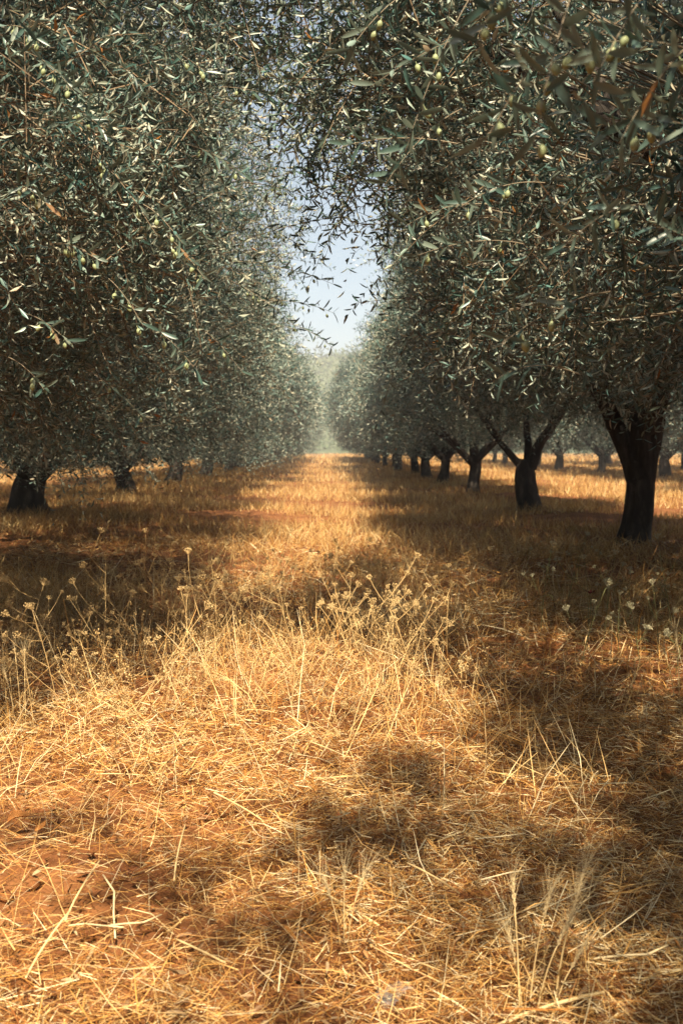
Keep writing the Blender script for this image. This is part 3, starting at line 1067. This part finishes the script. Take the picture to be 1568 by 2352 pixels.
# short stubble and leaning stalks of the foreground
n = 12000
X, Y = frustum_pts(n, 2.2, 9.5, .8, 1.05)
pt = patch(X, Y, .7, 2.2)
k = rs.random(n) < np.clip(.42 + .75 * pt, .04, 1)
X, Y = X[k], Y[k]
n = len(X)
th = rs.uniform(0, 6.283, n)
Ln = rs.uniform(.05, .20, n) * np.clip(.55 + Y / 8, .7, 1.5)
me = ribbons('stubble', np.stack([X, Y, gz(X, Y)], 1), np.stack([np.cos(th), np.sin(th), np.zeros(n)], 1), Ln, rs.uniform(.0018, .0036, n) * np.clip(Y / 4, .8, 2), rs.uniform(.5, 1.5, n), rs.normal(-.5, .6, n), rs.uniform(-3, 3, n), np.clip(rs.normal(.66, .24, n), 0, 1), M_STRAW)
tag(link('dry_stubble', me), 'pale broken stalks standing up from the straw', kind='stuff')

# tall pale stems of the sunny patch
n = 5200
X, Y = frustum_pts(n, 3.2, 9.0, .8, .8)
pt = patch(X, Y, .7, 4.2)
k = (rs.random(n) < np.clip(.35 + .8 * pt, .03, 1)) & (X < .9 + .25 * pt)
X, Y = X[k], Y[k]
n = len(X)
th = rs.uniform(0, 6.283, n)
me = ribbons('stems', np.stack([X, Y, gz(X, Y)], 1), np.stack([np.cos(th), np.sin(th), np.zeros(n)], 1), rs.uniform(.12, .42, n), rs.uniform(.002, .0042, n) * np.clip(Y / 4, .9, 1.6), rs.uniform(.75, 1.5, n), rs.normal(-.3, .5, n), rs.uniform(-3, 3, n), np.clip(rs.normal(.74, .2, n), 0, 1), M_STRAW)
tag(link('dry_weed_stems', me), 'pale dry weed stems standing in the sunny patch of the lane', kind='stuff')

# standing dry grass down the lane and between the rows
def dry_grass(n, y0, y1, margin, seg, name, label, lo=.08, hi=.30, wk=.00042):
    X, Y = frustum_pts(n, y0, y1, margin, 1.0)
    pt = patch(X, Y, .45, 1.0)
    k = rs.random(n) < np.clip((.30 + .08 * Y) * (.62 + 1.15 * pt), 0.02, 1)
    X, Y, pt = X[k], Y[k], pt[k]
    n = len(X)
    th = rs.uniform(0, 6.283, n)
    Ln = rs.uniform(lo, hi, n) * (1 + .25 * pt) * np.clip(.45 + Y / 16, .6, 1.15)
    Wd = np.maximum(.0022, wk * Y) * rs.uniform(.7, 1.5, n)
    P = np.stack([X, Y, gz(X, Y) - .005], 1)
    Dh = np.stack([np.cos(th), np.sin(th), np.zeros(n)], 1)
    tint = np.clip(.5 + .2 * pt + .24 * rs.normal(size=n), 0, 1)
    if seg:
        me = ribbons('grass', P, Dh, Ln, Wd, rs.uniform(.7, 1.5, n), rs.normal(-.45, .5, n), rs.uniform(-3, 3, n), tint, M_GRASS)
    else:
        me = blades('grass', P, Dh, Ln, Wd * 1.3, rs.uniform(.6, 1.5, n), rs.uniform(-3, 3, n), tint, M_GRASS)
    tag(link(name, me), label, kind='stuff')


dry_grass(62000, 6.0, 15.0, 2.2, True, 'dry_grass', 'golden dry grass standing in the lane beyond the straw', .04, .22)
dry_grass(130000, 15.0, 75.0, 2.5, False, 'dry_meadow_grass', 'dry grass carpeting the lane and the ground under the rows', .06, .24)
dry_grass(45000, 75.0, 190.0, 6, False, 'far_dry_grass', 'pale dry grass at the far end of the lane', .2, .45, .0009)

# narrow fallen olive leaves mixed into the litter
n = 1700
X, Y = frustum_pts(n, 1.8, 8, .6, 1.1)
D = norm(np.stack([rs.normal(size=n), rs.normal(size=n), .25 * rs.normal(size=n)], 1))
N = rs.normal(scale=.35, size=(n, 3)) + np.array([0, 0, 1])
N = norm(N - D * np.sum(N * D, 1, keepdims=True))
Ln = rs.uniform(.022, .048, n)
V, pl = leaf_arrays(np.stack([X, Y, gz(X, Y) + rs.uniform(.03, .055, n)], 1), D, N, Ln, Ln * .24, True, .2)
tl = rs.random(n)
M_LITTER = attr_mat('leaf_litter', [(0, (.12, .05, .02)), (.5, (.32, .20, .10)), (.8, (.36, .26, .15)), (1, (.45, .18, .03))], .7)
tag(link('leaf_litter', fast_mesh('leaf_litter', V, [pl], [M_LITTER], None, np.concatenate([tl, tl]))), 'narrow dead olive leaves strewn over the straw', kind='stuff')


# wispy seeding weeds: a stem, side shoots and tiny seed clusters, too many to count
n = 750
X, Y = frustum_pts(n * 3, 4.2, 9.5, .6, .6)
k = (X < .55 + .3 * patch(X, Y, .9, 1)) & (rs.random(n * 3) < .45 + .6 * patch(X, Y, .8, 5))
X, Y = X[k][:n], Y[k][:n]
n = len(X)
H = rs.uniform(.14, .40, n)
ax = rs.uniform(0, 6.283, n)
lean = rs.uniform(.05, .7, n)
Ax = np.stack([np.cos(ax) * np.sin(lean), np.sin(ax) * np.sin(lean), np.cos(lean)], 1)
B0 = np.stack([X, Y, gz(X, Y)], 1)
sp, sd_, sl, sw = [B0], [Ax], [H], [np.full(n, .0022)]
seedp = [B0 + Ax * H[:, None]]
for kk in range(7):
    t = rs.uniform(.35, .95, n)
    d = norm(Ax * .8 + rs.normal(scale=.55, size=(n, 3)) + np.array([0, 0, .3]))
    p = B0 + Ax * (H * t)[:, None]
    ln = H * rs.uniform(.12, .35, n)
    sp.append(p); sd_.append(d); sl.append(ln); sw.append(np.full(n, .0014))
    seedp.append(p + d * ln[:, None])
sp, sd_, sl, sw = np.concatenate(sp), np.concatenate(sd_), np.concatenate(sl), np.concatenate(sw)
m = len(sp)
S = norm(np.cross(sd_, rs.normal(size=(m, 3)))) * (sw / 2)[:, None]
E = sp + sd_ * sl[:, None]
V1 = np.stack([sp - S, sp + S, E + S * .6, E - S * .6], 1).reshape(-1, 3)
q1 = np.arange(m * 4).reshape(-1, 4)
Ps = np.repeat(np.concatenate(seedp), 5, 0)
Ps = Ps + rs.normal(scale=.0085, size=Ps.shape)
D = norm(rs.normal(size=Ps.shape))
N = rs.normal(size=Ps.shape)
N = norm(N - D * np.sum(N * D, 1, keepdims=True))
Lz = rs.uniform(.005, .010, len(Ps))
V2, t2 = leaf_arrays(Ps, D, N, Lz, Lz * .7, False)
tw_ = np.clip(rs.normal(.55, .25, m + len(t2)), 0, 1)
tag(link('seeding_weeds', fast_mesh('seeding_weeds', np.concatenate([V1, V2]), [q1, t2 + len(V1)], [M_UMBEL], None, tw_)), 'wispy dry seeding weeds standing through the sunny straw', kind='stuff')

# ------------------------------------------------------------------ dried umbel plants
def umbel(mb, c, d, R_, rays, r2, seedr, tint):
    """a flat-topped umbel: rays from c spread round d, small seed clusters at their ends"""
    d = d.normalized()
    a = d.cross(Vector((.3, .2, 1))).normalized()
    b = d.cross(a)
    for k in range(rays):
        u = math.sqrt((k + .5) / rays)
        ph = k * 2.4 + r2.uniform(-.3, .3)
        an = u * r2.uniform(.85, 1.15)
        q = d * math.cos(an) + (a * math.cos(ph) + b * math.sin(ph)) * math.sin(an)
        e = c + q * R_ * r2.uniform(.8, 1.1) + d * R_ * .12
        mb.tube([c, (c + e) / 2 - q.cross(d).cross(q) * R_ * .02, e], [.0011, .0009, .0008], 3, tint * .9, cap=False)
        for s in range(4):
            mb.blob(e + Vector((r2.uniform(-1, 1), r2.uniform(-1, 1), r2.uniform(-.4, 1))) * seedr * 1.4, seedr * r2.uniform(.6, 1), min(1, tint + r2.uniform(-.2, .2)))


def make_umbel_plant(seed, H, nb, mat_s=M_UMBEL, mat_h=M_UMBEL, name='dried_umbel_plant', base=.65, lean=.25):
    r2 = random.Random(seed)
    root = empty(name, (0, 0, 0))
    st = MB()
    az = r2.uniform(0, 6.28)
    top = Vector((math.cos(az) * H * lean, math.sin(az) * H * lean, H))
    main = bez((0, 0, -.02), (top.x * .2, top.y * .2, H * .55), top, 8)
    st.tube(main, [(.0036 if nb == 7 else .0025) - .0015 * i / 7 for i in range(8)], 5, base)
    heads = [(main[-1], main[-1] - main[-2], .03)]
    for k in range(nb):
        i = 2 + k % 5
        p = main[i].lerp(main[i + 1], r2.random())
        a2 = az + r2.uniform(0, 6.28)
        ln = r2.uniform(.25, .5) * H
        e = p + Vector((math.cos(a2) * ln * .75, math.sin(a2) * ln * .75, ln * r2.uniform(.5, .95)))
        pth = bez(p, p + (e - p) * .5 + Vector((math.cos(a2), math.sin(a2), -.2)) * ln * .12, e, 5)
        st.tube(pth, [.0016 - .0007 * q / 4 for q in range(5)], 4, base)
        heads.append((pth[-1], pth[-1] - pth[-2], r2.uniform(.014, .027)))
        if r2.random() < .6:
            p2 = pth[2]
            a3 = a2 + r2.choice((-1, 1)) * r2.uniform(.6, 1.3)
            e2 = p2 + Vector((math.cos(a3) * ln * .4, math.sin(a3) * ln * .4, ln * .45))
            st.tube([p2, (p2 + e2) / 2, e2], [.0014, .0012, .001], 4, base)
            heads.append((e2, e2 - p2, r2.uniform(.014, .024)))
    # dry curled leaves at the joints
    for k in range(5):
        p = main[1 + k % 5]
        a2 = r2.uniform(0, 6.28)
        d = Vector((math.cos(a2), math.sin(a2), .5))
        st.tube([p, p + d * .035, p + d * .06 + Vector((0, 0, -.02)), p + d * .07 + Vector((0, 0, -.05))], [.0012, .0012, .001, .0006], 3, base - .2)
    st.build('stem', mat_s, root)
    for (c, d, R_) in heads:
        hm = MB()
        umbel(hm, Vector(c), Vector(d) + Vector((0, 0, .001)), R_, 13 if R_ > .025 else 9, r2, .0024, base + .15)
        hm.build('flower_head', mat_h, root, False)
    return root


GU = 'dried umbel plants standing in the sunny lane'
protos = [make_umbel_plant(200 + i, H, nb) for i, (H, nb) in enumerate([(.56, 6), (.44, 5), (.36, 5), (.50, 7), (.30, 4), (.62, 6)])]
for p in protos:
    tag(p, 'dry golden umbel plant with forked stems in the sunny grass', 'dried plant', GU)
spots = [(500, 1480, 3), (440, 1500, 0), (360, 1560, 1), (285, 1660, 0), (240, 1640, 3), (330, 1700, 2), (590, 1490, 1), (640, 1470, 3), (690, 1500, 0),
         (740, 1480, 1), (800, 1510, 3), (860, 1500, 0), (905, 1470, 5), (960, 1620, 3), (1000, 1640, 1), (935, 1560, 2), (560, 1560, 1), (700, 1600, 2),
         (790, 1620, 0), (620, 1640, 4), (470, 1600, 2), (410, 1680, 4), (160, 1570, 3), (90, 1520, 1), (40, 1490, 3), (120, 1440, 0), (210, 1470, 2),
         (300, 1470, 1), (400, 1440, 3), (550, 1420, 0), (660, 1410, 2), (760, 1430, 3), (830, 1440, 1), (250, 1780, 2), (350, 1830, 4), (500, 1740, 4),
         (720, 1740, 4), (1030, 1560, 3), (1060, 1690, 2), (870, 1660, 4), (30, 1640, 1), (190, 1720, 4), (610, 1380, 0), (480, 1400, 5), (340, 1390, 1),
         (160, 1400, 3), (240, 1390, 0), (700, 1380, 1), (880, 1420, 2), (960, 1500, 1), (1040, 1480, 4), (1200, 1530, 4), (1290, 1560, 2), (770, 1360, 2), (540, 1350, 1)]
LU = 'dry golden umbel plant with forked stems in the sunny grass'
ju = random.Random(41)
for k in range(30):
    spots.append((ju.uniform(20, 1000), 1330 + 370 * ju.random() ** 1.3, ju.randrange(6)))
used = set()


def ground_at(px, py):
    d = CAM_M @ Vector(((px - 784) / 2352 / .9722, -(py - 1176) / 2352 / .9722, -1))
    t = -(CAM_H - .03) / d.z
    x_, y_ = d.x * t, d.y * t
    return x_, y_, float(gz(x_, y_))


pr = random.Random(77)
for (px, py, v) in spots:
    x_, y_, z_ = ground_at(px, py)
    o = protos[v] if v not in used else copy_tree(protos[v])
    used.add(v)
    o['label'] = LU
    o.location = (x_, y_, z_)
    o.rotation_euler = (pr.gauss(0, .22), pr.gauss(.05, .25), pr.uniform(0, 6.28))
    s = pr.uniform(.6, 1.1) if py > 1420 else pr.uniform(.5, .9)
    o.scale = (s, s, s)
    special = {(905, 1470, 5): 'tall leaning dry umbel plant at the right edge of the sunny strip', (440, 1500, 0): 'forked dry umbel plant standing before the dark shade left of the lane',
               (285, 1660, 0): 'pale stemmed dry umbel plant standing nearest on the left', (960, 1620, 3): 'dry umbel plant beside the shade on the right, nearest of its kind there'}
    if (px, py, v) in special:
        o['label'] = special[(px, py, v)]
        s = 1.05
        o.scale = (s, s, s)

# a big single umbel at the left edge
o = make_umbel_plant(300, .34, 0, base=.7, lean=.12)
o.location = ground_at(80, 1680)
o.name = 'dried_umbel_plant'
tag(o, 'single tall dry umbel on a bare stalk at the left edge of the straw', 'dried plant')

# cream wild carrot in the shade on the right
GW = 'cream wild carrot flowers in the shade on the right'
wp = [make_umbel_plant(320 + i, H, 2, M_GREENSTEM, M_FLOWER, 'wild_carrot', .5, .15) for i, H in enumerate((.55, .42, .34))]
for p in wp:
    tag(p, 'cream wild carrot flower on a thin green stem in the shade', 'wildflower', GW)
wu = set()
for k, (px, py) in enumerate([(1385, 1480), (1420, 1500), (1470, 1520), (1350, 1450), (1510, 1500), (1550, 1540), (1300, 1400), (1440, 1440), (1260, 1350), (1320, 1340), (1490, 1420), (1400, 1400), (1545, 1450), (1210, 1300), (1530, 1390), (1240, 1460), (1330, 1520)]):
    v = k % 3
    o = wp[v] if v not in wu else copy_tree(wp[v])
    wu.add(v)
    o.location = ground_at(px, py)
    o.rotation_euler = (pr.uniform(-.15, .15), pr.uniform(-.15, .15), pr.uniform(0, 6.28))
    s = pr.uniform(.8, 1.15)
    o.scale = (s, s, s)


# wild barley tufts
def barley(name, loc, stalks, label, seed, cat='dried grass'):
    r2 = random.Random(seed)
    root = empty(name, loc)
    tag(root, label, cat)
    for (dx, dy, H, lx, ly) in stalks:
        mb = MB()
        top = Vector((dx + lx, dy + ly, H))
        pth = bez((dx, dy, -.01), (dx + lx * .3, dy + ly * .3, H * .6), top, 7)
        mb.tube(pth, [.0022, .0021, .002, .0019, .0017, .0014, .0012], 5, .85)
        # a dry sheath leaf
        a = r2.uniform(0, 6.28)
        d = Vector((math.cos(a), math.sin(a), 0))
        p = pth[2]
        mb.tube([p, p + d * .02 + Vector((0, 0, .04)), p + d * .05 + Vector((0, 0, .05))], [.0018, .0016, .0006], 3, .7)
        st = mb.build('stalk', M_STRAW, root)
        eb = MB()
        t = (pth[-1] - pth[-2]).normalized()
        for k in range(14):
            c = top + t * (k * .0042)
            a = k * 2.4
            sd = Vector((math.cos(a), math.sin(a), 0))
            eb.tube([c, c + sd * .0035 + t * .008, c + sd * .001 + t * .013], [.0009, .0016, .0004], 4, .9)
            eb.tube([c + t * .011, c + t * .05 + sd * .012, c + t * .085 + sd * .026], [.0005, .0004, .0002], 3, .95, cap=False)
        eb.build('ear', M_STRAW, st)
    return root


bx, by, bz = ground_at(1215, 2285)
barley('wild_barley', (bx, by, bz), [(-.02, 0, .24, -.01, .02), (0, .01, .22, .03, .0), (.01, -.01, .17, .045, 0), (.05, .0, .27, .05, .01), (.055, .01, .22, .03, -.01), (.045, -.01, .12, .04, .0), (-.01, .02, .13, -.02, 0)],
       'bleached wild barley tuft with bristly ears standing at the lower right', 401)
bx, by, bz = ground_at(1560, 1600)
barley('wild_barley', (bx, by, bz), [(0, 0, .30, -.02, 0), (.02, .01, .26, .01, 0), (-.02, 0, .22, -.04, .01), (.03, 0, .2, .03, 0)],
       'pale feathery wild barley tuft at the right edge', 402)
bx, by, bz = ground_at(50, 1660)
barley('wild_barley', (bx, by, bz), [(0, 0, .34, -.02, 0), (.015, .01, .30, .0, 0), (-.02, 0, .22, -.04, .01)],
       'thin bundle of upright grass stalks at the left edge', 403)
bx, by, bz = ground_at(790, 2130)
barley('wild_barley', (bx, by, bz), [(0, 0, .12, .0, 0), (.01, .01, .10, .02, 0), (-.01, 0, .09, -.02, .01)],
       'short stiff grass tuft in the shade near the middle bottom', 404)

# thick pale stalks lying or leaning in the foreground
GS = 'thick pale straw stalks lying in the foreground'
mb = MB(); mb.tube(bez((0, 0, 0), (.10, .01, .012), (.22, 0, .002), 7), [.0032, .0032, .0035, .0030, .0029, .0032, .0024], 6, .85); SM = [mb.mesh('straw_stalk', M_STRAW)]
mb = MB(); mb.tube([(0, 0, 0), (.07, .003, .004), (.13, .0, .006), (.18, .03, .012)], [.003, .0028, .003, .0022], 6, .95); SM.append(mb.mesh('straw_stalk', M_STRAW))
mb = MB(); mb.tube([(0, 0, 0), (.05, .004, .002), (.10, -.006, .004), (.15, .004, .001), (.30, .02, .01)], [.0024] * 4 + [.0015], 5, .7); SM.append(mb.mesh('straw_stalk', M_STRAW))
for k in range(60):
    o = link('straw_stalk', SM[k % 3])
    Yk = pr.uniform(2.15, 4.6)
    Xk = pr.uniform(-.36, .36) * Yk
    o.location = (Xk, Yk, float(gz(Xk, Yk)) + pr.uniform(.035, .06))
    o.rotation_euler = (0, pr.choice((-.05, .0, .03, -.15, -.6)), pr.uniform(0, 6.28))
    s = pr.uniform(.5, .95)
    o.scale = (s, s, s)
    tag(o, 'thick pale straw stalk lying across the golden litter', 'straw', GS)
for (px, py, rz, ry, s, lab) in [(150, 2120, 1.2, -.55, .8, 'long white stalk leaning up at the lower left edge'), (60, 2270, 1.15, -.5, .8, 'bright white stalk leaning near the bottom left corner'),
                                 (400, 2030, 1.5, -.6, .8, 'short thick broken stalk standing left of the lower shade'), (265, 2140, 1.8, -.7, .9, 'bent forked stalk standing in the lower left straw'),
                                 (1100, 2330, .2, -.2, 1.3, 'pale forked stalk beside the bottom right barley tuft')]:
    o = link('straw_stalk', SM[1 if 'bent' in lab else 0])
    x_, y_, z_ = ground_at(px, py)
    o.location = (x_, y_, z_ + .03)
    o.rotation_euler = (0, ry, rz)
    o.scale = (s, s, s)
    tag(o, lab, 'straw')


# broad dead leaves, a scrap of plastic film, a red wilted flower
def dead_leaf_mesh(name, w, curl, mat):
    vs, qs = [], []
    st = [(0, .05), (.15, .6), (.4, 1), (.65, .9), (.85, .5), (1, .04)]
    for i, (t, k) in enumerate(st):
        for sgn in (-1, -.5, 0, .5, 1):
            vs.append((t - .5, sgn * w * k * .5, abs(sgn) ** 1.5 * w * k * curl + .08 * math.sin(t * 5)))
    for i in range(5):
        for j in range(4):
            a = i * 5 + j
            qs.append((a, a + 5, a + 6, a + 1))
    me = fast_mesh(name, vs, [np.array(qs)], [mat], smooth=True)
    return me


DLM = [dead_leaf_mesh('fallen_leaf', .5, .5, M_DEADLEAF), dead_leaf_mesh('fallen_leaf', .38, .25, M_PALELEAF), dead_leaf_mesh('fallen_leaf', .32, -.3, M_DEADLEAF)]
for (px, py, v, s, lab) in [(45, 1930, 0, .07, 'large curled orange dead leaf at the left edge'), (95, 1945, 2, .06, 'narrow orange dead leaf beside the large curled one'),
                            (900, 2245, 1, .03, 'small ochre dead leaf on the plastic scrap'), (1190, 2225, 2, .035, 'bright orange dead leaf behind the bottom right barley'),
                            (330, 1960, 2, .035, 'dark orange dead leaf left of the lower shade')]:
    o = link('fallen_leaf', DLM[v])
    x_, y_, z_ = ground_at(px, py)
    o.location = (x_, y_, z_ + .05)
    o.rotation_euler = (.3, -.25, pr.uniform(0, 6.28))
    o.scale = (s, s, s)
    tag(o, lab, 'leaf')
for k in range(40):
    o = link('fallen_leaf', DLM[k % 3])
    Yk = pr.uniform(2.2, 5)
    Xk = pr.uniform(-.34, .34) * Yk
    o.location = (Xk, Yk, float(gz(Xk, Yk)) + .05)
    o.rotation_euler = (pr.uniform(-.4, .4), pr.uniform(-.4, .4), pr.uniform(0, 6.28))
    s = pr.uniform(.02, .04)
    o.scale = (s, s, s)
    tag(o, 'small dry dead leaf lying on the straw', 'leaf', 'dead leaves on the straw')

n1, n2 = 13, 8
vs = []
for i in range(n1):
    for j in range(n2):
        u, v = i / (n1 - 1) - .5, j / (n2 - 1) - .5
        z = .018 * mnoise.noise(Vector((u * 5, v * 5, 1.2))) + .010 * mnoise.noise(Vector((u * 13, v * 13, 4)))
        vs.append((u * .085 + .006 * math.sin(v * 9), v * .045 * (1 - .5 * abs(u)) + .012 * math.sin(u * 6), z + .008))
ii = np.arange(n1 * n2).reshape(n1, n2)
pq = np.stack([ii[:-1, :-1], ii[1:, :-1], ii[1:, 1:], ii[:-1, 1:]], -1).reshape(-1, 4)
o = link('plastic_scrap', fast_mesh('plastic_scrap', vs, [pq], [M_PLASTIC], smooth=False))
x_, y_, z_ = ground_at(905, 2250)
o.location = (x_, y_, z_ + .045)
o.rotation_euler = (.15, -.1, .35)
tag(o, 'crumpled clear plastic film scrap lying in the straw at the bottom', 'litter')

root = empty('red_flower', ground_at(1352, 1440))
tag(root, 'dark red wilted flower among the shaded weeds on the right', 'wildflower')
mb = MB(); mb.tube([(0, 0, 0), (.01, 0, .12), (.0, 0, .2)], [.0025, .002, .0018], 5, .5); mb.build('stem', M_GREENSTEM, root)
for k in range(6):
    o = link('petal', DLM[2], root)
    o.data = DLM[2].copy() if k == 0 else o.data
    if k == 0:
        o.data.materials[0] = M_RED
        petal = o.data
    o.data = petal
    o.location = (0, 0, .2)
    o.rotation_euler = (0, -.7, k * 1.047)
    o.scale = (.045, .045, .045)
    o.location = (math.cos(k * 1.047) * .018, math.sin(k * 1.047) * .018, .215)
